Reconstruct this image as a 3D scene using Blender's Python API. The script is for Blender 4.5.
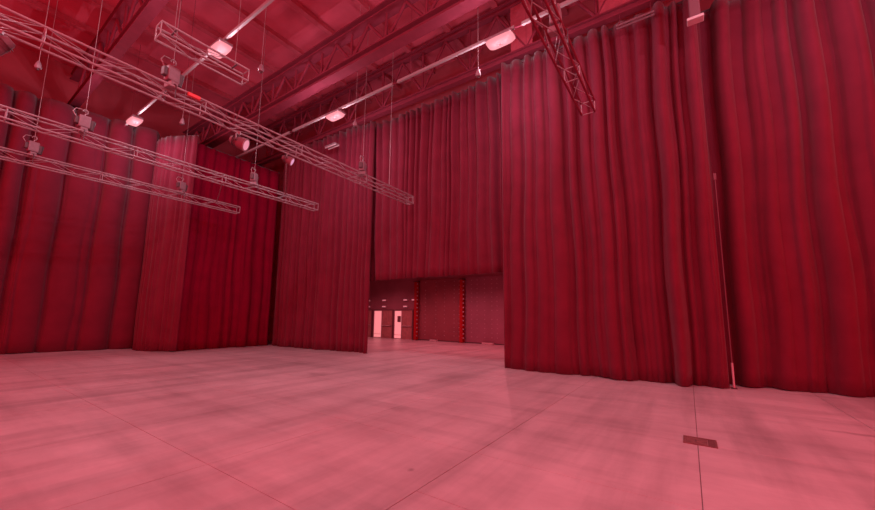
import bpy, bmesh, math, random
from mathutils import Vector, Matrix

S = bpy.context.scene
for o in list(bpy.data.objects):
    bpy.data.objects.remove(o)
COL = S.collection
R = math.radians

# ------------------------------------------------------------------ camera
CAM_H = 1.9
PITCH, YAW, ROLL = R(7.522), R(34.624), R(0.6815)
FPX, CY = 360.4, 268.2
fw = Vector((math.cos(YAW) * math.cos(PITCH), math.sin(YAW) * math.cos(PITCH), math.sin(PITCH)))
r0 = Vector((math.sin(YAW), -math.cos(YAW), 0))
u0 = r0.cross(fw)
rt = r0 * math.cos(ROLL) + u0 * math.sin(ROLL)
up = u0 * math.cos(ROLL) - r0 * math.sin(ROLL)
cd = bpy.data.cameras.new('camera')
cam = bpy.data.objects.new('camera', cd)
COL.objects.link(cam)
m = Matrix((rt, up, -fw)).transposed().to_4x4()
m.translation = (0, 0, CAM_H)
cam.matrix_world = m
cd.sensor_width = 36
cd.lens = FPX / 875 * 36
cd.shift_y = (CY - 255) / 875
cd.clip_end = 200
S.camera = cam

# ------------------------------------------------------------------ world, light, exposure
LIGHT = (0.27, 0.19, 0.225)          # pinkish roof lamps
AMBIENT = (1.0, 0.004, 0.045)       # red fill added through the unbuilt hall sides to lift the darks
wd = bpy.data.worlds.new('world')
S.world = wd
wd.use_nodes = True
wd.node_tree.nodes['Background'].inputs[0].default_value = (*AMBIENT, 1)
wd.node_tree.nodes['Background'].inputs[1].default_value = 1.75
S.view_settings.view_transform = 'Standard'
S.view_settings.look = 'None'
S.view_settings.gamma = 1
S.view_settings.use_curve_mapping = False
S.view_settings.exposure = 0.0
LAMP_W = 930.0                      # watts of one roof lamp
LOBBY_W = 620.0
LOBBY_C = (0.75, 0.15, 0.2)

# ------------------------------------------------------------------ materials
MAT = {}


def mat(name, col, rough=0.6, metal=0.0, noise=0.0, nscale=6.0, bump=0.0, bscale=60.0, spec=0.5, sheen=0.0, emit=None, estr=0.0):
    if name in MAT:
        return MAT[name]
    mm = bpy.data.materials.new(name)
    mm.use_nodes = True
    nt = mm.node_tree
    b = nt.nodes['Principled BSDF']
    b.inputs['Base Color'].default_value = (*col, 1)
    b.inputs['Roughness'].default_value = rough
    b.inputs['Metallic'].default_value = metal
    b.inputs['Specular IOR Level'].default_value = spec
    if sheen:
        b.inputs['Sheen Weight'].default_value = sheen
        b.inputs['Sheen Roughness'].default_value = 0.5
    geo = nt.nodes.new('ShaderNodeNewGeometry')
    if noise:
        n = nt.nodes.new('ShaderNodeTexNoise')
        n.inputs['Scale'].default_value = nscale
        n.inputs['Detail'].default_value = 5
        nt.links.new(geo.outputs['Position'], n.inputs['Vector'])
        mr = nt.nodes.new('ShaderNodeMapRange')
        mr.inputs[1].default_value = 0.3
        mr.inputs[2].default_value = 0.7
        mr.inputs[3].default_value = 1 - noise
        mr.inputs[4].default_value = 1 + noise
        nt.links.new(n.outputs['Fac'], mr.inputs[0])
        mx = nt.nodes.new('ShaderNodeVectorMath')
        mx.operation = 'SCALE'
        mx.inputs[0].default_value = col
        nt.links.new(mr.outputs[0], mx.inputs['Scale'])
        nt.links.new(mx.outputs[0], b.inputs['Base Color'])
    if bump:
        n2 = nt.nodes.new('ShaderNodeTexNoise')
        n2.inputs['Scale'].default_value = bscale
        nt.links.new(geo.outputs['Position'], n2.inputs['Vector'])
        bp = nt.nodes.new('ShaderNodeBump')
        bp.inputs['Strength'].default_value = bump
        bp.inputs['Distance'].default_value = 0.02
        nt.links.new(n2.outputs['Fac'], bp.inputs['Height'])
        nt.links.new(bp.outputs['Normal'], b.inputs['Normal'])
    if emit:
        b.inputs['Emission Color'].default_value = (*emit, 1)
        b.inputs['Emission Strength'].default_value = estr
    MAT[name] = mm
    return mm


def concrete():
    mm = bpy.data.materials.new('polished_concrete')
    mm.use_nodes = True
    nt = mm.node_tree
    N, L = nt.nodes, nt.links
    b = N['Principled BSDF']
    geo = N.new('ShaderNodeNewGeometry')

    def noise(scale, stretch, detail=6, rough=0.6, off=0.0):
        mp = N.new('ShaderNodeMapping')
        mp.inputs['Scale'].default_value = stretch
        mp.inputs['Location'].default_value = (off, off * 1.7, 0)
        mp.inputs['Rotation'].default_value = (0, 0, R(off * 3))
        L.new(geo.outputs['Position'], mp.inputs['Vector'])
        n = N.new('ShaderNodeTexNoise')
        n.inputs['Scale'].default_value = scale
        n.inputs['Detail'].default_value = detail
        n.inputs['Roughness'].default_value = rough
        L.new(mp.outputs[0], n.inputs['Vector'])
        return n.outputs['Fac']

    def mathn(op, a, c):
        n = N.new('ShaderNodeMath')
        n.operation = op
        for i, v in enumerate((a, c)):
            if isinstance(v, (int, float)):
                n.inputs[i].default_value = v
            else:
                L.new(v, n.inputs[i])
        return n.outputs[0]

    def rng(v, a, c, lo, hi):
        n = N.new('ShaderNodeMapRange')
        n.inputs[1].default_value = a
        n.inputs[2].default_value = c
        n.inputs[3].default_value = lo
        n.inputs[4].default_value = hi
        L.new(v, n.inputs[0])
        return n.outputs[0]
    big = rng(noise(0.30, (1, 0.55, 1)), 0.3, 0.7, 0.86, 1.1)
    mid = rng(noise(1.3, (1, 0.4, 1), off=7), 0.3, 0.7, 0.90, 1.07)
    fine = rng(noise(7.0, (1, 0.6, 1), off=3), 0.3, 0.7, 0.95, 1.04)
    s1 = rng(noise(1.1, (1.6, 0.16, 1), off=12), 0.50, 0.72, 1.0, 0.80)
    s2 = rng(noise(0.9, (0.14, 1.3, 1), off=-4), 0.46, 0.68, 1.0, 0.70)
    streak = mathn('MULTIPLY', s1, s2)
    f = mathn('MULTIPLY', mathn('MULTIPLY', big, mid), mathn('MULTIPLY', fine, streak))
    # worn dark scuffs of their own shape
    for (sx, sy, rx, ry, dk) in ((7.6, 9.9, 0.45, 0.5, 0.72), (3.75, 2.95, 0.06, 0.05, 0.6), (1.9, 6.6, 0.30, 0.38, 0.86),
                                 (5.9, 5.0, 0.22, 0.26, 0.86), (9.6, 6.4, 0.9, 0.7, 0.88), (9.3, -2.4, 0.10, 0.65, 0.70),
                                 (10.3, 8.2, 1.4, 1.0, 0.90), (5.0, 13.5, 1.8, 1.2, 0.88), (8.3, 13.2, 1.4, 1.6, 0.86)):
        mp = N.new('ShaderNodeMapping')
        mp.inputs['Location'].default_value = (-sx / rx, -sy / ry, 0)
        mp.inputs['Scale'].default_value = (1 / rx, 1 / ry, 0)
        L.new(geo.outputs['Position'], mp.inputs['Vector'])
        ln = N.new('ShaderNodeVectorMath')
        ln.operation = 'LENGTH'
        L.new(mp.outputs[0], ln.inputs[0])
        wob = mathn('ADD', ln.outputs['Value'], rng(noise(5.0, (1, 1, 1), off=sx), 0.2, 0.8, -0.45, 0.45))
        f = mathn('MULTIPLY', f, rng(wob, 0.35, 1.1, dk, 1.0))
    sc = N.new('ShaderNodeVectorMath')
    sc.operation = 'SCALE'
    sc.inputs[0].default_value = (0.66, 0.645, 0.63)
    L.new(f, sc.inputs['Scale'])
    L.new(sc.outputs[0], b.inputs['Base Color'])
    L.new(rng(noise(1.6, (1, 1, 1), off=5), 0.3, 0.7, 0.30, 0.46), b.inputs['Roughness'])
    b.inputs['Specular IOR Level'].default_value = 0.35
    bp = N.new('ShaderNodeBump')
    bp.inputs['Strength'].default_value = 0.08
    bp.inputs['Distance'].default_value = 0.01
    L.new(noise(9.0, (1, 1, 1), off=2), bp.inputs['Height'])
    L.new(bp.outputs['Normal'], b.inputs['Normal'])
    return mm


CONC = concrete()
CLOTH = mat('red_drape_wool', (0.168, 0.020, 0.041), 0.9, noise=0.10, nscale=1.5, bump=0.15, bscale=90, spec=0.1, sheen=0.15)
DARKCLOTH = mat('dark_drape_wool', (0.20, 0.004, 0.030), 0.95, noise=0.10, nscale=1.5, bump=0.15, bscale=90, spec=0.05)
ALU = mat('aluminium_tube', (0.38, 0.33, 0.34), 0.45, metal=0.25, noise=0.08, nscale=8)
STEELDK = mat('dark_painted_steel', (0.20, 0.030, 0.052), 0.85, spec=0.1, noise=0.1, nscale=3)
ROOF = mat('roof_sheet', (0.50, 0.085, 0.13), 0.9, spec=0.1, noise=0.15, nscale=0.8)
PURL = mat('purlin_steel', (0.38, 0.07, 0.10), 0.85, spec=0.1, noise=0.1)
WALLM = mat('dark_wall_paint', (0.32, 0.05, 0.07), 0.85, noise=0.12, nscale=0.7)
LOBBYW = mat('lobby_wall_paint', (0.34, 0.15, 0.19), 0.7, noise=0.10, nscale=0.8)
PANELA = mat('dark_wall_panel', (0.29, 0.095, 0.115), 0.6, noise=0.12, nscale=1.0)
PANELB = mat('mauve_wall_panel', (0.32, 0.16, 0.21), 0.5, noise=0.10, nscale=1.0)
STUD = mat('bright_stud', (0.55, 0.45, 0.48), 0.35, metal=0.2)
REDCOL = mat('red_column_paint', (0.42, 0.006, 0.012), 0.45, noise=0.06)
BROWN = mat('brown_door_wood', (0.50, 0.26, 0.24), 0.5, noise=0.12, nscale=4)
FRAME = mat('door_frame_paint', (0.20, 0.10, 0.11), 0.5)
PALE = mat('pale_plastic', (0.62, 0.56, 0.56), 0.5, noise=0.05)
BLACK = mat('black_powder_coat', (0.10, 0.07, 0.075), 0.5, noise=0.1)
HOIST = mat('grey_hoist_casing', (0.26, 0.18, 0.20), 0.45, noise=0.12, nscale=12)
CHAIN = mat('zinc_chain', (0.36, 0.30, 0.31), 0.4, metal=0.4)
RAILM = mat('white_rail_paint', (0.32, 0.27, 0.27), 0.5)
PLATE = mat('brown_floor_plate', (0.235, 0.13, 0.12), 0.55, noise=0.25, nscale=14, bump=0.3, bscale=70)
JOINT = mat('joint_filler', (0.30, 0.24, 0.24), 0.9)
DIFF = mat('lamp_diffuser', (0.03, 0.012, 0.012), 0.5, spec=0.1, emit=(1.0, 0.30, 0.36), estr=0.95)
GLARE_LENS = mat('glare_lens', (0.2, 0.1, 0.12), 0.3, emit=(0.9, 0.32, 0.44), estr=0.8)  # lens glow stands in for the glare on the fixture
LENSB = mat('lilac_lens', (0.2, 0.1, 0.12), 0.3, emit=(0.75, 0.36, 0.58), estr=0.95)
GLOWPANE = mat('glowing_pane', (0.8, 0.75, 0.75), 0.3, emit=(1.0, 0.28, 0.29), estr=0.72)  # bright door leaf done as an evenly glowing pane
SIGNLIT = mat('emergency_lamp_lens', (0.8, 0.7, 0.7), 0.4, emit=(1.0, 0.3, 0.38), estr=0.35)
BLACKP = mat('dull_red_grey_paint', (0.20, 0.09, 0.11), 0.6)
REDTAG = mat('red_tag', (0.75, 0.06, 0.07), 0.5)

# ------------------------------------------------------------------ helpers


def link(name, me, parent=None):
    o = bpy.data.objects.new(name, me)
    COL.objects.link(o)
    if parent is not None:
        o.parent = parent
    return o


def thing(name, label, cat, loc=(0, 0, 0), rotz=0.0, group=None):
    o = bpy.data.objects.new(name, None)
    o.empty_display_size = 0.2
    COL.objects.link(o)
    o.location = loc
    o.rotation_euler = (0, 0, rotz)
    tag(o, label, cat, group)
    return o


def tag(o, label, cat, group=None):
    o['label'] = label
    o['category'] = cat
    if group:
        o['group'] = group
    return o


def struct(o, label=None, cat=None):
    o['kind'] = 'structure'
    if label:
        o['label'] = label
    if cat:
        o['category'] = cat
    return o


class MB:
    """collects shapes into one mesh"""

    def __init__(self):
        self.v, self.f, self.sm = [], [], []

    def add(self, vs, fs, smooth=False):
        n = len(self.v)
        self.v += [tuple(p) for p in vs]
        self.f += [tuple(i + n for i in q) for q in fs]
        self.sm += [smooth] * len(fs)
        return self

    def box(self, a, b):
        x0, y0, z0 = a
        x1, y1, z1 = b
        return self.add([(x0, y0, z0), (x1, y0, z0), (x1, y1, z0), (x0, y1, z0), (x0, y0, z1), (x1, y0, z1), (x1, y1, z1), (x0, y1, z1)],
                        [(3, 2, 1, 0), (4, 5, 6, 7), (0, 1, 5, 4), (1, 2, 6, 5), (2, 3, 7, 6), (3, 0, 4, 7)])

    def cbox(self, a, b, c=0.02):
        """box with chamfered edges"""
        bm = bmesh.new()
        M = MB().box(a, b)
        vs = [bm.verts.new(p) for p in M.v]
        for q in M.f:
            bm.faces.new([vs[i] for i in q])
        bmesh.ops.bevel(bm, geom=bm.edges[:], offset=c, segments=2, profile=0.6, affect='EDGES')
        bm.verts.index_update()
        self.add([v.co[:] for v in bm.verts], [[v.index for v in f.verts] for f in bm.faces])
        bm.free()
        return self

    def tube(self, pts, r, n=6, caps=True, taper=None):
        pts = [Vector(p) for p in pts]
        rings = []
        prev = None
        for i, p in enumerate(pts):
            if i == 0:
                d = pts[1] - p
            elif i == len(pts) - 1:
                d = p - pts[i - 1]
            else:
                d = pts[i + 1] - pts[i - 1]
            d.normalize()
            ref = prev if prev is not None else (Vector((0, 0, 1)) if abs(d.z) < 0.9 else Vector((1, 0, 0)))
            a = (ref - d * ref.dot(d)).normalized()
            prev = a
            c = d.cross(a)
            rr = r if taper is None else taper[i]
            rings.append([p + a * rr * math.cos(2 * math.pi * k / n) + c * rr * math.sin(2 * math.pi * k / n) for k in range(n)])
        vs = [q for ring in rings for q in ring]
        fs = []
        for i in range(len(rings) - 1):
            for k in range(n):
                k2 = (k + 1) % n
                fs.append((i * n + k, i * n + k2, (i + 1) * n + k2, (i + 1) * n + k))
        self.add(vs, fs, True)
        if caps:
            self.add(rings[0], [tuple(range(n - 1, -1, -1))])
            self.add(rings[-1], [tuple(range(n))])
        return self

    def build(self, name, material, parent=None):
        me = bpy.data.meshes.new(name)
        me.from_pydata(self.v, [], self.f)
        me.polygons.foreach_set('use_smooth', self.sm)
        me.materials.append(material)
        me.update()
        return link(name, me, parent)


def copy_tree(o, parent=None):
    c = o.copy()
    COL.objects.link(c)
    c.parent = parent
    for ch in list(o.children):
        copy_tree(ch, c)
    return c


def pts_line(a, b, n):
    a, b = Vector(a), Vector(b)
    return [a.lerp(b, i / n) for i in range(n + 1)]


# ------------------------------------------------------------------ floor
fl = MB().box((-7.1, -10.4, -0.30), (23.0, 28.3, -0.012)).build('floor', JOINT)
struct(fl)
GX, GY, GAP = 2.36, 2.57, 0.006
slab_me = {}


def slab(x0, x1, y0, y1):
    w, d = round(x1 - x0 - GAP, 4), round(y1 - y0 - 0.010, 4)
    if (w, d) not in slab_me:
        M = MB()
        a, c, e = w / 2, d / 2, 0.002
        z0, z1, z2 = -0.012, -0.002, 0.0
        vs = [(-a, -c, z0), (a, -c, z0), (a, c, z0), (-a, c, z0), (-a, -c, z1), (a, -c, z1), (a, c, z1), (-a, c, z1),
              (-a + e, -c + e, z2), (a - e, -c + e, z2), (a - e, c - e, z2), (-a + e, c - e, z2)]
        fs = [(0, 1, 5, 4), (1, 2, 6, 5), (2, 3, 7, 6), (3, 0, 4, 7), (4, 5, 9, 8), (5, 6, 10, 9), (6, 7, 11, 10), (7, 4, 8, 11), (8, 9, 10, 11)]
        M.add(vs, fs)
        me = bpy.data.meshes.new('concrete_slab')
        me.from_pydata(M.v, [], M.f)
        me.materials.append(CONC)
        slab_me[(w, d)] = me
    o = link('concrete_slab', slab_me[(w, d)], fl)
    o.location = ((x0 + x1) / 2, (y0 + y1) / 2, 0)


for i in range(-3, 10):
    for j in range(-4, 11):
        x0, y0 = i * GX, j * GY
        if x0 > 14.5 and y0 < 2.5:
            continue
        x1 = min(x0 + GX, 22.9)
        if (i, j) == (1, 0):
            slab(x0, 3.36, y0, y0 + GY)
            slab(3.36, x1, y0, y0 + GY)
        else:
            slab(x0, x1, y0, y0 + GY)

# ------------------------------------------------------------------ walls and roof
RX, ZT = 14.7, 15.2           # right wall plane, roof height
M = MB()
M.box((RX, -8.6, 0), (RX + 0.3, 4.7, ZT))
M.box((RX, 16.2, 0), (RX + 0.3, 28.0, ZT))
M.box((RX, 4.7, 4.6), (RX + 0.3, 16.2, ZT))
struct(M.build('wall_right', WALLM))
struct(MB().box((-6.4, 27.0, 0), (RX, 27.3, ZT)).build('wall_rear', WALLM))
ce = MB().box((-6.4, -8.6, ZT), (RX + 0.3, 27.3, ZT + 0.2)).build('ceiling', ROOF)
struct(ce)
pm = MB()
pm.box((-6.3, -0.05, -0.28), (RX, 0.05, 0.0)).box((-6.3, -0.13, -0.30), (RX, 0.13, -0.27))
p0 = pm.build('purlin', PURL, ce)
p0.location = (0, -8.2, ZT)
for k in range(1, 15):
    c = p0.copy()
    COL.objects.link(c)
    c.location = (0, -8.2 + 2.35 * k, ZT)

# lobby beyond the opening
struct(MB().box((22.9, 1.0, 0), (23.2, 28.2, 5.6)).build('wall_lobby', LOBBYW))
struct(MB().box((RX + 0.3, 28.0, 0), (23.2, 28.3, 5.6)).build('wall_lobby_end', LOBBYW))
struct(MB().box((RX + 0.3, 1.0, 5.6), (23.2, 28.3, 5.8)).build('ceiling_lobby', ROOF))


# ------------------------------------------------------------------ curtains
def drape(name, label, path, z0, z1, fine, coarse, af, ac, seed, material, step=0.045, rows=26, crease=0.6, valley=(0.18, 0.45), drift=0.25, hem_wave=0.025, group='floor-length drapes'):
    """pleated cloth hung along a plan polyline; offset goes to the left of the path direction"""
    rnd = random.Random(seed)
    P = [Vector((x, y, 0)) for x, y in path]
    seg = [(P[i + 1] - P[i]).length for i in range(len(P) - 1)]
    T = sum(seg)
    n = max(8, int(T / step))

    def warp(L):
        """uneven pleat phase: piecewise widths"""
        e = [0.0]
        while e[-1] < T * 1.3 + 3:
            e.append(e[-1] + L * rnd.uniform(0.55, 1.5))
        amp = [(rnd.uniform(0.45, 1.15), rnd.uniform(*valley)) for _ in e]
        return e, amp

    ef, ampf = warp(fine)
    ec, ampc = warp(coarse)
    import bisect

    def prof(s, E, A, p):
        s = s + 1.0
        i = min(max(bisect.bisect_right(E, s) - 1, 0), len(E) - 2)
        u = (s - E[i]) / (E[i + 1] - E[i])
        a, v = A[i]
        return a * (math.sin(math.pi * u / (1 - v)) ** p) if u < 1 - v else 0.0

    ph = [rnd.uniform(0, 6.28) for _ in range(6)]
    root = thing(name, label, 'curtain', (P[0].x, P[0].y, 0), 0, group)
    vs, fs = [], []
    for r in range(rows + 1):
        t = r / rows
        z = z0 + (z1 - z0) * t
        for k in range(n + 1):
            s = T * k / n
            i, q = 0, s
            while i < len(seg) - 1 and q > seg[i]:
                q -= seg[i]
                i += 1
            d = (P[i + 1] - P[i]).normalized()
            nr = Vector((-d.y, d.x, 0))
            base = P[i] + d * q
            env = min(1.0, s / 0.12, (T - s) / 0.12) * 0.85 + 0.15
            sl = drift * (1 - t) * math.sin(0.9 * s + ph[0]) + 0.05 * math.sin(2.3 * z * 0.5 + s + ph[1])
            wt = 0.45 + 0.55 * t
            wb = 0.9 - 0.6 * t
            off = af * wt * prof(s + sl * 0.5, ef, ampf, crease) + ac * wb * prof(s + sl, ec, ampc, crease)
            off += 0.05 * math.sin(0.7 * s + ph[2]) * (1 - t)
            p = base + nr * off * env
            zz = z
            if r == 0:
                zz = z0 + hem_wave * (0.5 + 0.5 * math.sin(3.1 * s + ph[3])) * (0.5 + 0.5 * math.sin(1.27 * s + ph[4]))
            vs.append((p.x - P[0].x, p.y - P[0].y, zz))
    for r in range(rows):
        for k in range(n):
            a = r * (n + 1) + k
            fs.append((a, a + 1, a + n + 2, a + n + 1))
    fb = MB().add(vs, fs, True).build('fabric', material, root)
    sol = fb.modifiers.new('thickness', 'SOLIDIFY')
    sol.thickness = 0.012
    sol.offset = -1
    pl = [(p.x - P[0].x, p.y - P[0].y, z1 + 0.03) for p in P]
    MB().tube(pl, 0.035, 8).build('track_pipe', BLACK, root)
    hb = MB()
    hb.tube([(p[0], p[1], z1 - 0.06) for p in pl], 0.03, 6)
    hb.build('heading_tape', material, root)
    return root


# direction of each path chosen so that its left side faces the hall
drape('stage_drape', 'wide dark red drape hanging at the far left edge of the hall', [(6.95, 24.3), (2.5, 25.1), (-6.2, 25.4)], 0.012, 12.0,
      1.15, 0.8, 0.55, 0.12, 3, CLOTH, step=0.03, rows=20, crease=0.35, valley=(0.06, 0.13))
drape('stage_drape', 'narrow angled drape standing like a pillar left of the darkest drape', [(7.62, 20.75), (6.74, 22.35), (6.74, 23.6)], 0.012, 11.2,
      0.34, 0.8, 0.14, 0.12, 8, CLOTH, step=0.045, rows=20, crease=0.7)
drape('stage_drape', 'near-black drape across the recess in the left rear corner', [(12.55, 21.2), (7.45, 21.1)], 0.012, 10.9,
      0.45, 0.9, 0.14, 0.20, 5, DARKCLOTH, step=0.05, rows=20)
drape('stage_drape', 'tall red drape between the dark corner and the doorway opening', [(13.1, 13.2), (12.9, 16.4), (12.7, 20.9)], 0.012, 12.2,
      0.42, 1.3, 0.30, 0.25, 12, CLOTH, step=0.045, rows=24, crease=0.6)
drape('stage_drape', 'short red drape hanging above the doorway opening', [(13.35, 5.2), (13.42, 9.5), (13.52, 13.95)], 3.66, 12.2,
      0.42, 0.9, 0.32, 0.12, 21, CLOTH, step=0.04, rows=20, crease=0.7, hem_wave=0.0)
drape('stage_drape', 'broad red drape just right of the doorway opening', [(13.1, -0.82), (13.07, 1.3), (12.9, 3.7), (12.75, 5.70)], 0.012, 12.1,
      0.42, 1.5, 0.36, 0.40, 33, CLOTH, step=0.03, rows=28, crease=0.45, valley=(0.25, 0.5), drift=0.4)
drape('stage_drape', 'nearest red drape with deep folds at the right edge', [(14.1, -8.5), (13.95, -3.7), (13.95, -0.30)], 0.012, 12.1,
      0.55, 1.3, 0.40, 0.46, 47, CLOTH, step=0.03, rows=28, crease=0.45, valley=(0.25, 0.5), drift=0.4)

# ------------------------------------------------------------------ roof trusses


def roof_truss(label, x, y0, y1, zb, zt, chord_h, chord_w, pitch, plates=()):
    root = thing('roof_truss', label, 'roof truss', (x, y0, zb), 0, 'roof trusses')
    L = y1 - y0
    for nm, z in (('bottom_chord', 0.0), ('top_chord', zt - zb - chord_h)):
        M = MB()
        w = chord_w
        M.box((-w, 0, z), (w, L, z + 0.05)).box((-w, 0, z + chord_h - 0.05), (w, L, z + chord_h)).box((-0.03, 0, z + 0.05), (0.03, L, z + chord_h - 0.05))
        M.build(nm, STEELDK, root)
    za, zc = chord_h, zt - zb - chord_h
    dm = MB().tube([(0, 0, za), (0, pitch / 2, zc)], 0.065, 6)
    dm2 = MB().tube([(0, pitch / 2, zc), (0, pitch, za)], 0.065, 6)
    vm = MB().tube([(0, 0, za), (0, 0, zc)], 0.055, 6)
    ms = [mm.build('web_bar', STEELDK, root) for mm in (dm, dm2, vm)]
    for k in range(int(L / pitch)):
        for q in ms:
            if k == 0:
                continue
            c = q.copy()
            COL.objects.link(c)
            c.location = (0, k * pitch, 0)
    for (ya, yb) in plates:
        MB().box((-0.05, ya - y0, za), (-0.03, yb - y0, zc)).build('gusset_plate', PURL, root)
    return root


roof_truss('dark steel roof truss along the top of the right-hand curtains', 12.75, -8.4, 26.5, 12.25, 14.9, 0.30, 0.14, 2.6,
           ((4.35, 5.25), (0.9, 1.9)))
roof_truss('dark steel lattice roof truss over the middle of the hall', 9.0, -8.4, 26.5, 11.75, 13.65, 0.36, 0.22, 1.9)
roof_truss('dark steel roof truss above the left lamp row', 3.6, -8.4, 26.5, 12.4, 14.6, 0.34, 0.18, 2.4)

# ------------------------------------------------------------------ roof lamps on their rails
def lamp_rail(label, x, z):
    root = thing('lamp_rail', label, 'rail', (x, -8.3, z), 0, 'white rails carrying the roof lamps')
    y = 0.0
    lens = [5.9, 6.4, 5.2, 7.0, 6.4]
    for L in lens:
        MB().box((-0.04, y, 0), (0.04, y + L - 0.25, 0.05)).box((-0.04, y, 0.05), (-0.03, y + L - 0.25, 0.10)).box((0.03, y, 0.05), (0.04, y + L - 0.25, 0.10)).build('rail_length', RAILM, root)
        MB().box((-0.03, y + L - 0.25, 0.01), (0.03, y + L, 0.04)).build('rail_joiner', STEELDK, root)
        for hy in (0.6, L - 0.9):
            MB().tube([(0, y + hy, 0.04), (0, y + hy, ZT - z - 0.002)], 0.008, 4).build('drop_rod', STEELDK, root)
        y += L
    return root


RAILZ = 11.1
lamp_rail('white lamp rail running over the left of the hall', 5.02, RAILZ)
lamp_rail('long white lamp rail running towards the right-hand curtains', 10.0, RAILZ)
lamp_rail('white lamp rail above the viewpoint', 0.0, RAILZ)


def make_lamp():
    root = thing('high_bay_lamp', 'x', 'lamp', (0, 0, 0), 0, 'roof lamps')
    MB().cbox((-0.22, -0.46, -0.10), (0.22, 0.46, 0.02), 0.03).build('housing', HOIST, root)
    # rounded glowing diffuser bowl below the housing
    vs, fs = [], []
    nu, nv = 20, 5
    for j in range(nv + 1):
        t = j / nv * math.pi / 2
        for i in range(nu):
            a = 2 * math.pi * i / nu
            ca, sa = math.cos(a), math.sin(a)
            ex = 0.45
            vs.append((0.24 * math.copysign(abs(ca) ** ex, ca) * math.cos(t * 0.95), 0.48 * math.copysign(abs(sa) ** ex, sa) * math.cos(t * 0.95), -0.10 - 0.16 * math.sin(t)))
    for j in range(nv):
        for i in range(nu):
            i2 = (i + 1) % nu
            fs.append((j * nu + i, (j + 1) * nu + i, (j + 1) * nu + i2, j * nu + i2))
    fs.append(tuple(nv * nu + i for i in range(nu)))
    MB().add(vs, fs, True).build('diffuser', DIFF, root)
    for sy in (-0.3, 0.3):
        MB().box((-0.015, sy - 0.02, 0.02), (0.015, sy + 0.02, 0.075)).build('bracket', STEELDK, root)
    return root


lamp0 = make_lamp()
spots = [(10.0, 4.5, 'brightest roof lamp, high above the middle of the right-hand curtains'),
         (10.0, 12.7, 'roof lamp shining just above the doorway opening'),
         (5.02, 12.7, 'roof lamp glowing over the cut-short upper lighting truss'),
         (5.02, 21.1, 'small distant roof lamp shining at the far left'),
         (5.02, 4.5, 'roof lamp out of view over the hall centre'),
         (10.0, -3.7, 'roof lamp out of view above the near right curtain'),
         (5.02, -3.7, 'roof lamp out of view behind the viewpoint to the right'),
         (0.0, 4.5, 'roof lamp out of view over the near left floor'),
         (0.0, 12.7, 'roof lamp out of view over the far left floor'),
         (0.0, -3.7, 'roof lamp out of view behind the viewpoint')]
for i, (x, y, lb) in enumerate(spots):
    o = lamp0 if i == 0 else copy_tree(lamp0)
    o.location = (x, y, RAILZ - 0.08)
    o['label'] = lb
    ld = bpy.data.lights.new('lamp_light', 'POINT')
    ld.energy = LAMP_W / 4
    ld.color = LIGHT
    ld.shadow_soft_size = 0.0
    for (dx, dy) in ((-0.22, -0.42), (0.2, -0.15), (-0.19, 0.17), (0.22, 0.44)):   # along the long diffuser
        lo = bpy.data.objects.new('lamp_light', ld)
        COL.objects.link(lo)
        lo.location = (x + dx, y + dy, RAILZ - 0.80)

# lobby lamps, unseen, added to light the lobby
for i, (y, lb) in enumerate(((8.5, 'added lobby ceiling lamp hidden behind the broad right drape'), (14.0, 'added lobby ceiling lamp out of view above the studded panels'), (20.0, 'added lobby ceiling lamp out of view above the double doors'))):
    t = thing('unseen_ceiling_lamp', lb, 'lamp', (18.6, y, 5.6), 0, 'added lobby ceiling lamps')
    MB().cbox((-0.3, -0.6, -0.08), (0.3, 0.6, 0.0), 0.015).build('housing', RAILM, t)
    MB().cbox((-0.26, -0.56, -0.11), (0.26, 0.56, -0.08), 0.01).build('diffuser', DIFF, t)
    ld = bpy.data.lights.new('lobby_light', 'SPOT')
    ld.spot_size = R(150)
    ld.spot_blend = 0.6
    ld.energy = LOBBY_W
    ld.color = LOBBY_C
    ld.shadow_soft_size = 0.0
    lo = bpy.data.objects.new('lobby_light', ld)
    COL.objects.link(lo)
    lo.location = (18.6, y, 5.35)


# ------------------------------------------------------------------ lighting trusses
TW = 0.32
BAY = 0.72


def box_truss(label, x0, x1, y, z, dz=0.0, chord_mat=None, hang=False):
    """four-chord truss along X; (y,z) is the near top chord"""
    root = thing('lighting_truss', label, 'truss', (x0, y, z), 0, 'hanging lighting trusses')
    L = x1 - x0
    root.rotation_euler = (0, -math.atan2(dz, L), 0)
    for (cy, cz) in ((0, 0), (TW, 0), (0, -TW), (TW, -TW)):
        MB().tube([(0, cy, cz), (L, cy, cz)], 0.026, 8).build('chord', chord_mat or ALU, root)
    faces = [((0, 0), (TW, 0)), ((0, -TW), (TW, -TW)), ((0, 0), (0, -TW)), ((TW, 0), (TW, -TW))]
    nb = int(L / BAY)
    for fi, (a, b) in enumerate(faces):
        mA = MB().tube([(0, a[0], a[1]), (BAY, b[0], b[1])], 0.009, 5, caps=False).build('brace', ALU, root)
        mB = MB().tube([(0, b[0], b[1]), (BAY, a[0], a[1])], 0.009, 5, caps=False).build('brace', ALU, root)
        mB.location = (BAY, 0, 0)
        for k in range(2, nb):
            c = (mA if k % 2 == 0 else mB).copy()
            COL.objects.link(c)
            c.location = (k * BAY, 0, 0)
    if hang:
        for xx in (0.3, L - 0.3):
            MB().tube([(xx, TW / 2, 0), (xx, TW / 2, ZT - z - 0.002)], 0.007, 4).build('suspension_wire', CHAIN, root)
            MB().tube([(xx, 0, 0), (xx, TW, 0)], 0.02, 6).build('spreader', BLACK, root)
    # square end frames and cross rungs
    for xx in [0.0] + [BAY * 4 * j for j in range(1, nb // 4 + 1)] + [L]:
        for (a, b) in faces:
            MB().tube([(xx, a[0], a[1]), (xx, b[0], b[1])], 0.013, 5, caps=False).build('rung', ALU, root)
    return root


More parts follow.
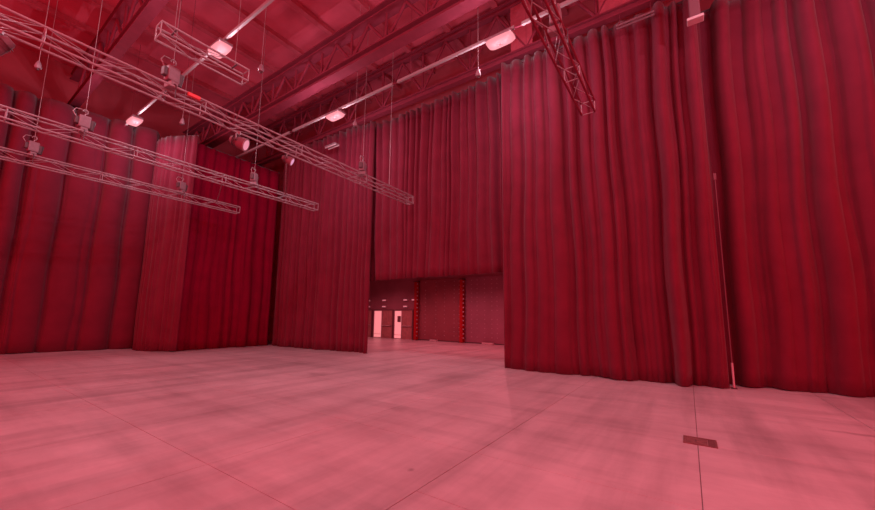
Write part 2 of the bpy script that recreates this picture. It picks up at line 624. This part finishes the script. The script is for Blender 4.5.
Y1, Y2, Y3, Y0, ZR = 10.0, 15.05, 19.0, 1.62, 7.45
box_truss('long lighting truss nearest the middle, ending before the doorway curtain', -2.0, 12.5, Y1, ZR, dz=-0.15)
box_truss('second lighting truss from the middle, ending above the dark recess', -2.0, 11.1, Y2, ZR)
box_truss('lowest-looking far lighting truss in front of the left drape', -2.0, 9.2, Y3, ZR)
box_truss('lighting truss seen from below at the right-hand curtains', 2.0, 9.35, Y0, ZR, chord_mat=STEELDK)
box_truss('lighting truss cut to its lamplit stretch beneath the upper left roof lamp', 2.5, 4.5, 9.45, 8.5, hang=True)  # only the brightly lit stretch is built, the dim rest is cut


def make_hoist():
    root = thing('chain_hoist', 'x', 'hoist', (0, 0, 0), 0, 'chain hoists on the lighting trusses')
    MB().cbox((-0.16, -0.12, 0.12), (0.16, 0.12, 0.50), 0.035).build('motor_body', HOIST, root)
    M = MB().cbox((-0.26, -0.08, 0.20), (-0.16, 0.08, 0.42), 0.02)
    M.build('gear_cover', BLACK, root)
    MB().tube([(0.20, 0, 0.10), (0.20, 0, 0.40)], 0.1, 10, taper=[0.07, 0.12]).build('chain_bag', BLACK, root)
    hk = [(0.0, 0, 0.50), (0, 0, 0.58)] + [(0.07 * math.sin(a), 0, 0.65 - 0.07 * math.cos(a)) for a in [0.4 + i * 0.55 for i in range(9)]]
    MB().tube(hk, 0.018, 6).build('hook', CHAIN, root)
    hd = [(-0.24, 0, 0.44), (-0.33, 0, 0.56), (-0.26, 0, 0.68), (-0.1, 0, 0.70)]
    MB().tube(hd, 0.016, 6).build('cable_loop', CHAIN, root)
    for s in (-1, 1):
        MB().tube([(0, 0, 0.14), (0.0, s * 0.25, -0.02), (0.0, s * 0.25, -0.34)], 0.016, 6).build('sling', BLACK, root)
    MB().cbox((-0.10, -0.17, -0.03), (0.10, 0.17, 0.10), 0.02).build('clamp', HOIST, root)
    MB().tube([(0, 0, 0.62), (0, 0, ZT - ZR - 0.345)], 0.009, 5).build('lift_chain', CHAIN, root)
    return root


h0 = make_hoist()
hs = [(3.02, Y1, -0.05, 0.2, 'large chain hoist on the long middle truss at upper left'),
      (9.45, Y1, -0.12, 0.4, 'chain hoist on the long middle truss near its doorway end'),
      (2.42, Y2, 0, 0.0, 'chain hoist at the left of the second truss'),
      (7.85, Y2, 0, 0.6, 'chain hoist at the right end of the second truss'),
      (6.55, Y3, 0, 0.3, 'chain hoist at the right end of the far truss, before the pillar drape'),
      (1.85, Y3, 0, 0.1, 'chain hoist at the far left of the farthest truss'),
      (6.6, Y0, 0, 0.1, 'chain hoist on the truss by the right-hand curtains')]
for i, (x, y, dz, rz, lb) in enumerate(hs):
    o = h0 if i == 0 else copy_tree(h0)
    o.location = (x, y + TW / 2, ZR + 0.035 + dz)
    o.rotation_euler = (0, 0, rz)
    o.scale = (0.85, 0.85, 1.0)
    o['label'] = lb

# ------------------------------------------------------------------ stage lights under the middle truss


def stage_light(label, x, y, z, rz, tilt, lit, scale=1.0):
    root = thing('stage_light', label, 'stage light', (x, y, z), rz, 'stage lights under the middle truss')
    root.scale = (scale,) * 3
    MB().tube([(0, 0, 0.0), (0, 0, -0.10)], 0.03, 8).build('hanging_bolt', BLACK, root)
    MB().cbox((-0.05, -0.05, -0.06), (0.05, 0.05, 0.05), 0.012).build('clamp', ALU, root)
    yk = [(-0.26, 0, -0.36), (-0.26, 0, -0.16), (-0.20, 0, -0.10), (0.20, 0, -0.10), (0.26, 0, -0.16), (0.26, 0, -0.36)]
    MB().tube(yk, 0.025, 6).build('yoke', CHAIN, root)
    prof = [(-0.30, 0.10), (-0.24, 0.15), (-0.05, 0.20), (0.12, 0.23), (0.28, 0.24)]
    T = Matrix.Rotation(tilt, 3, 'X')
    c = Vector((0, 0, -0.36))
    M = MB()
    M.tube([T @ Vector((0, q, 0)) + c for q, _ in prof], 0.2, 16, taper=[r for _, r in prof])
    bd = M.build('body', BLACKP, root)
    MB().tube([T @ Vector((0, 0.275, 0)) + c, T @ Vector((0, 0.30, 0)) + c], 0.25, 16).build('rim', ALU, bd)
    MB().tube([T @ Vector((0, 0.295, 0)) + c, T @ Vector((0, 0.31, 0)) + c], 0.21, 16, taper=[0.21, 0.17]).build('lens', lit or BLACKP, bd)
    for q in (-0.16, -0.10, -0.04):
        MB().tube([T @ Vector((0, q, 0)) + c, T @ Vector((0, q + 0.012, 0)) + c], 0.22, 14).build('cooling_fin', BLACK, bd)
    MB().tube([(-0.29, 0, -0.36), (-0.24, 0, -0.36)], 0.045, 8).build('tilt_knob', BLACK, root)
    MB().tube([(0.24, 0, -0.36), (0.29, 0, -0.36)], 0.045, 8).build('tilt_knob', BLACK, root)
    return root


ZB = ZR - TW - 0.08
stage_light('stage light with a broad glare put into its lens under the long middle truss', 4.72, Y1 + 0.16, ZB - 0.07, R(224), R(-20), GLARE_LENS, 0.75)
stage_light('stage light with a small bright lens and a trailing cable', 6.25, Y1 + 0.16, ZB - 0.08, R(-132), R(-25), LENSB, 0.55)
stage_light('unlit stage light at the left frame edge under the long truss', 0.36, Y1 + 0.16, ZB - 0.03, R(60), R(-40), None, 0.7)


def sag(a, b, drop, n=10):
    a, b = Vector(a), Vector(b)
    return [a.lerp(b, i / n) - Vector((0, 0, drop * 4 * (i / n) * (1 - i / n))) for i in range(n + 1)]


tag(MB().tube(sag((6.25, Y1 + 0.2, 6.75), (9.35, Y2 + 0.1, ZR - 0.02), 0.35), 0.018, 5).build('power_cable', CHAIN),
    'pale cable hanging from the small bright stage light to the second truss', 'cable', 'cables between trusses')
tag(MB().tube(sag((6.55, Y2 + 0.1, ZR - TW), (8.0, Y3 + 0.1, ZR - 0.02), 0.3), 0.018, 5).build('power_cable', CHAIN),
    'faint cable hanging between the second and the far truss', 'cable', 'cables between trusses')
rb = thing('tag_box', 'small red box fixed on the long truss beside the large hoist', 'box', (3.45, Y1 - 0.075, ZR - 0.10))
MB().cbox((-0.14, -0.03, -0.06), (0.14, 0.04, 0.03), 0.012).build('case', REDTAG, rb)
MB().tube([(0.14, 0, -0.02), (0.25, 0, -0.02)], 0.012, 6).build('plug', BLACK, rb)

# extra suspension wire by the doorway end of the middle truss
tag(MB().tube([(11.0, Y1 + 0.16, ZR - 0.09), (11.0, Y1 + 0.16, ZT - 0.002)], 0.013, 5).build('suspension_wire', CHAIN),
    'thin steel wire rising from the doorway end of the long truss', 'wire')

# ------------------------------------------------------------------ small hanging cones


def cone(label, x, y, z):
    t = thing('hanging_sensor', label, 'sensor', (x, y, z), 0, 'small cone-shaped sensors on wires')
    MB().tube([(0, 0, 0.0), (0, 0, 0.06), (0, 0, 0.20), (0, 0, 0.26)], 0.1, 10, taper=[0.07, 0.09, 0.05, 0.02]).build('cone', HOIST, t)
    MB().tube([(0, 0, 0.25), (0, 0, ZT - z - 0.002)], 0.009, 4).build('wire', CHAIN, t)
    MB().tube([(0, 0, -0.05), (0, 0, 0.01)], 0.03, 8).build('tip', BLACK, t)


cone('small cone hanging below the brightest roof lamp', 9.37, 4.99, 9.45)
cone('small cone hanging just right of the lamp above the doorway', 9.33, 10.57, 9.45)
cone('small cone on a wire beside the upper left roof lamp', 5.39, 10.56, 9.45)
cone('small cone hanging right of the distant far-left lamp', 5.36, 16.33, 9.45)
cone('small cone hanging alone at far upper left', 1.40, 16.31, 9.45)

# twin-tube batten by the rear end of the right truss
t = thing('batten_light', 'short twin-tube batten light high in front of the doorway-side drape', 'light', (11.95, 15.3, 10.95))
MB().cbox((-0.16, -0.42, 0.0), (0.16, 0.42, 0.06), 0.01).build('tray', HOIST, t)
for s in (-0.1, 0.1):
    MB().tube([(s, -0.42, -0.03), (s, 0.42, -0.03)], 0.03, 8).build('tube', PALE, t)
MB().tube([(0, 0, 0.05), (0, 0, ZT - 10.95 - 0.301)], 0.012, 5).build('drop_rod', STEELDK, t)

# curtain motor, then a pole added for the slit of light in the seam
t = thing('curtain_motor', 'pale box hanging at the top of the right curtain seam', 'motor', (12.0, -0.74, 10.55))
MB().cbox((-0.10, -0.13, 0.0), (0.10, 0.13, 1.35), 0.03).build('casing', BLACKP, t)
MB().cbox((-0.14, -0.2, -0.05), (0.14, 0.2, 0.03), 0.015).build('end_plate', PALE, t)
MB().box((-0.02, -0.02, 1.35), (0.02, 0.02, 1.56)).build('bracket', STEELDK, t)
t = thing('slit_light_pole', 'thin pole added for the slit of light in the right-hand curtain seam', 'pole', (13.12, -0.93, 0.0))
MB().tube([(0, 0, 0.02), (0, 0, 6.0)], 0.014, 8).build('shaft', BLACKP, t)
MB().tube([(0, 0, 0.02), (0, 0, 0.70)], 0.026, 8).build('slit_lower_end', PALE, t)  # paler tube for the brighter lower end of the light slit
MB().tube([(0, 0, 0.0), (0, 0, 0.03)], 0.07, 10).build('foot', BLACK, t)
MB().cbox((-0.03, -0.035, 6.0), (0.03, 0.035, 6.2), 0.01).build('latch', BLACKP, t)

# two bars added for the bright chord edges of the right truss
t = thing('chord_edge_bars', 'pair of bars added for the bright lower edges of the right roof truss', 'tray', (12.3, 0.25, 11.5))
for s in (-0.07, 0.07):
    MB().box((s - 0.02, 0, 0), (s + 0.02, 1.1, 0.04)).build('bar', HOIST, t)
for yy in (0.1, 1.0):
    MB().box((-0.11, yy - 0.02, 0.04), (0.11, yy + 0.02, 0.07)).build('crosspiece', STEELDK, t)
    MB().tube([(0.0, yy, 0.06), (0.32, yy, 0.70)], 0.012, 5).build('hanger', STEELDK, t)

# ------------------------------------------------------------------ lobby wall: doors, columns, panels
WX = 22.9




K = (WX - 0.05) / 22.5


def yk(y):
    return y * K


def door(n, y_hi, y_mid, y_lo, zt):
    """double door: glowing leaf (y_hi..y_mid) and brown leaf (y_mid..y_lo)"""
    d = bpy.data.objects.new('door_%d' % n, None)
    COL.objects.link(d)
    d.location = (WX, y_lo, 0)
    struct(d)
    w, mid = y_hi - y_lo, y_mid - y_lo
    f = MB().box((-0.10, -0.10, 0), (0, 0, zt + 0.08)).box((-0.10, w, 0), (0, w + 0.10, zt + 0.08)).box((-0.10, 0, zt), (0, w, zt + 0.08))
    f.build('door_frame', FRAME, d)
    lf = MB().box((-0.07, mid + 0.02, 0.01), (-0.01, mid + 0.07, zt)).box((-0.07, w - 0.05, 0.01), (-0.01, w, zt)).box((-0.07, mid + 0.07, 0.01), (-0.01, w - 0.05, 0.06)).box((-0.07, mid + 0.07, zt - 0.05), (-0.01, w - 0.05, zt)).box((-0.07, mid + 0.07, 0.30), (-0.01, w - 0.05, 0.335)).build('pale_leaf', PALE, d)
    MB().box((-0.05, mid + 0.07, 0.335), (-0.03, w - 0.05, zt - 0.05)).build('pane', GLOWPANE, lf)
    MB().box((-0.05, mid + 0.07, 0.06), (-0.03, w - 0.05, 0.30)).build('pane', GLOWPANE, lf)
    bl = MB().box((-0.07, 0.0, 0.01), (-0.01, mid - 0.02, zt)).build('brown_leaf', BROWN, d)
    MB().box((-0.085, 0.12, 0.15), (-0.07, mid * 0.46, zt - 0.15)).build('raised_panel', BROWN, bl)
    MB().box((-0.085, mid * 0.54, 0.15), (-0.07, mid - 0.14, zt - 0.15)).build('raised_panel', BROWN, bl)
    pb = MB().tube([(-0.16, 0.06, 1.05), (-0.16, mid - 0.06, 1.05)], 0.03, 8)
    pb.box((-0.16, 0.06, 1.02), (-0.085, 0.12, 1.08)).box((-0.16, mid - 0.12, 1.02), (-0.085, mid - 0.06, 1.08))
    pb.build('push_bar', PALE, bl)
    return d


door(1, yk(22.05), yk(21.12), yk(19.98), 2.3)
d2 = door(2, yk(19.75), yk(18.95), yk(17.9), 2.3)
# a notice hung at eye level on the second pane
MB().box((-0.09, yk(18.95) - yk(17.9) + 0.10, 1.35), (-0.075, yk(19.4) - yk(17.9), 1.85)).build('notice', FRAME, d2)
door(3, yk(24.35), yk(23.5), yk(22.35), 2.3)

for (y, lb, g) in ((22.75, 'leftmost', 0), (20.9, 'second', 0), (18.6, 'third', 0), (17.75, 'rightmost', 0)):
    for (z, w) in ((3.15, 'upper'), (2.62, 'lower')):
        if w == 'lower' and lb == 'rightmost':
            continue
        t = thing('emergency_lamp', '%s small lit lamp, %s row above the lobby doors' % (lb, w), 'lamp', (WX, yk(y), z), 0, 'emergency lamps over the lobby doors')
        MB().cbox((-0.12, -0.22, -0.07), (0, 0.22, 0.07), 0.02).build('housing', PALE, t)
        MB().cbox((-0.14, -0.18, -0.05), (-0.12, 0.18, 0.05), 0.008).build('lens', SIGNLIT, t)

for (y, lb) in ((17.38, 'bright red steel column beside the lobby doors'), (13.25, 'bright red steel column between the two studded wall panels')):
    t = thing('steel_column', lb, 'column', (WX - 0.22, yk(y), 0), 0, 'red columns in the lobby')
    M = MB().box((-0.14, -0.13, 0.02), (-0.11, 0.13, 4.55)).box((0.11, -0.13, 0.02), (0.14, 0.13, 4.55)).box((-0.11, -0.015, 0.02), (0.11, 0.015, 4.55))
    M.build('shaft', REDCOL, t)
    MB().box((-0.2, -0.2, 0), (0.2, 0.2, 0.02)).build('base_plate', BLACK, t)
    MB().box((-0.2, -0.2, 4.55), (0.2, 0.2, 4.6)).build('cap_plate', BLACK, t)
    M = MB()
    for k in range(14):
        z = 0.3 + k * 0.31
        M.cbox((-0.165, -0.26, z), (-0.14, -0.15, z + 0.09), 0.008)
        M.box((-0.14, -0.18, z + 0.02), (-0.11, -0.12, z + 0.07))
    M.build('reflector_studs', STUD, t)['kind'] = 'stuff'


def stud_panel(label, y0, y1, material, cols):
    t = thing('wall_panel', label, 'wall panel', (WX, y0, 0), 0, 'studded wall panels')
    MB().cbox((-0.08, 0.0, 0.06), (0, y1 - y0, 4.72), 0.02).build('board', material, t)
    MB().box((-0.09, 0.0, 0.0), (0, y1 - y0, 0.06)).build('plinth', BLACK, t)
    M = MB()
    rnd = random.Random(len(label))
    for cx in cols:
        for k in range(14):
            z = 0.45 + k * 0.31
            if rnd.random() < 0.12:
                continue
            M.tube([(-0.08, cx, z), (-0.105, cx, z)], 0.035, 6)
    M.build('studs', STUD, t)['kind'] = 'stuff'


stud_panel('dark studded wall panel between the red columns', yk(13.45), yk(17.2), PANELA, [0.12, 0.55, 1.4, 2.2, 3.2])
stud_panel('mauve studded wall panel right of the second red column', yk(9.0), yk(13.05), PANELB, [1.0, 1.6, 2.0, 2.55, 3.15, 3.6])

for (y, w, lb) in ((15.6, 0.30, 'small pale block on the floor below the dark studded panel'), (11.15, 0.42, 'longer pale block on the floor below the mauve panel')):
    t = thing('floor_block', lb, 'block', (WX - 0.35, yk(y), 0), 0, 'pale blocks along the lobby wall')
    MB().cbox((-0.14, -w, 0), (0.14, w, 0.13), 0.03).build('body', PALE, t)
    MB().box((-0.05, -w * 0.8, 0.125), (0.05, w * 0.8, 0.14)).build('grip_strip', BLACK, t)

# ------------------------------------------------------------------ floor outlet cover
t = thing('floor_box', 'brown rectangular cover plate let into the concrete floor', 'floor box', (7.21, -0.03, 0))
MB().box((-0.205, -0.215, 0.0), (0.205, -0.19, 0.012)).box((-0.205, 0.19, 0.0), (0.205, 0.215, 0.012)).box((-0.205, -0.19, 0.0), (-0.18, 0.19, 0.012)).box((0.18, -0.19, 0.0), (0.205, 0.19, 0.012)).build('rim', PLATE, t)
ld_ = MB().box((-0.177, -0.095, 0.0), (0.177, 0.187, 0.009)).build('lid', PLATE, t)
MB().box((-0.177, -0.187, 0.0), (0.177, -0.10, 0.007)).build('cable_flap', mat('dark_plate', (0.17, 0.09, 0.085), 0.55, noise=0.2, nscale=14), t)
MB().tube([(-0.04, 0.05, 0.011), (0.04, 0.05, 0.011)], 0.006, 6).build('lift_ring', BLACK, ld_)
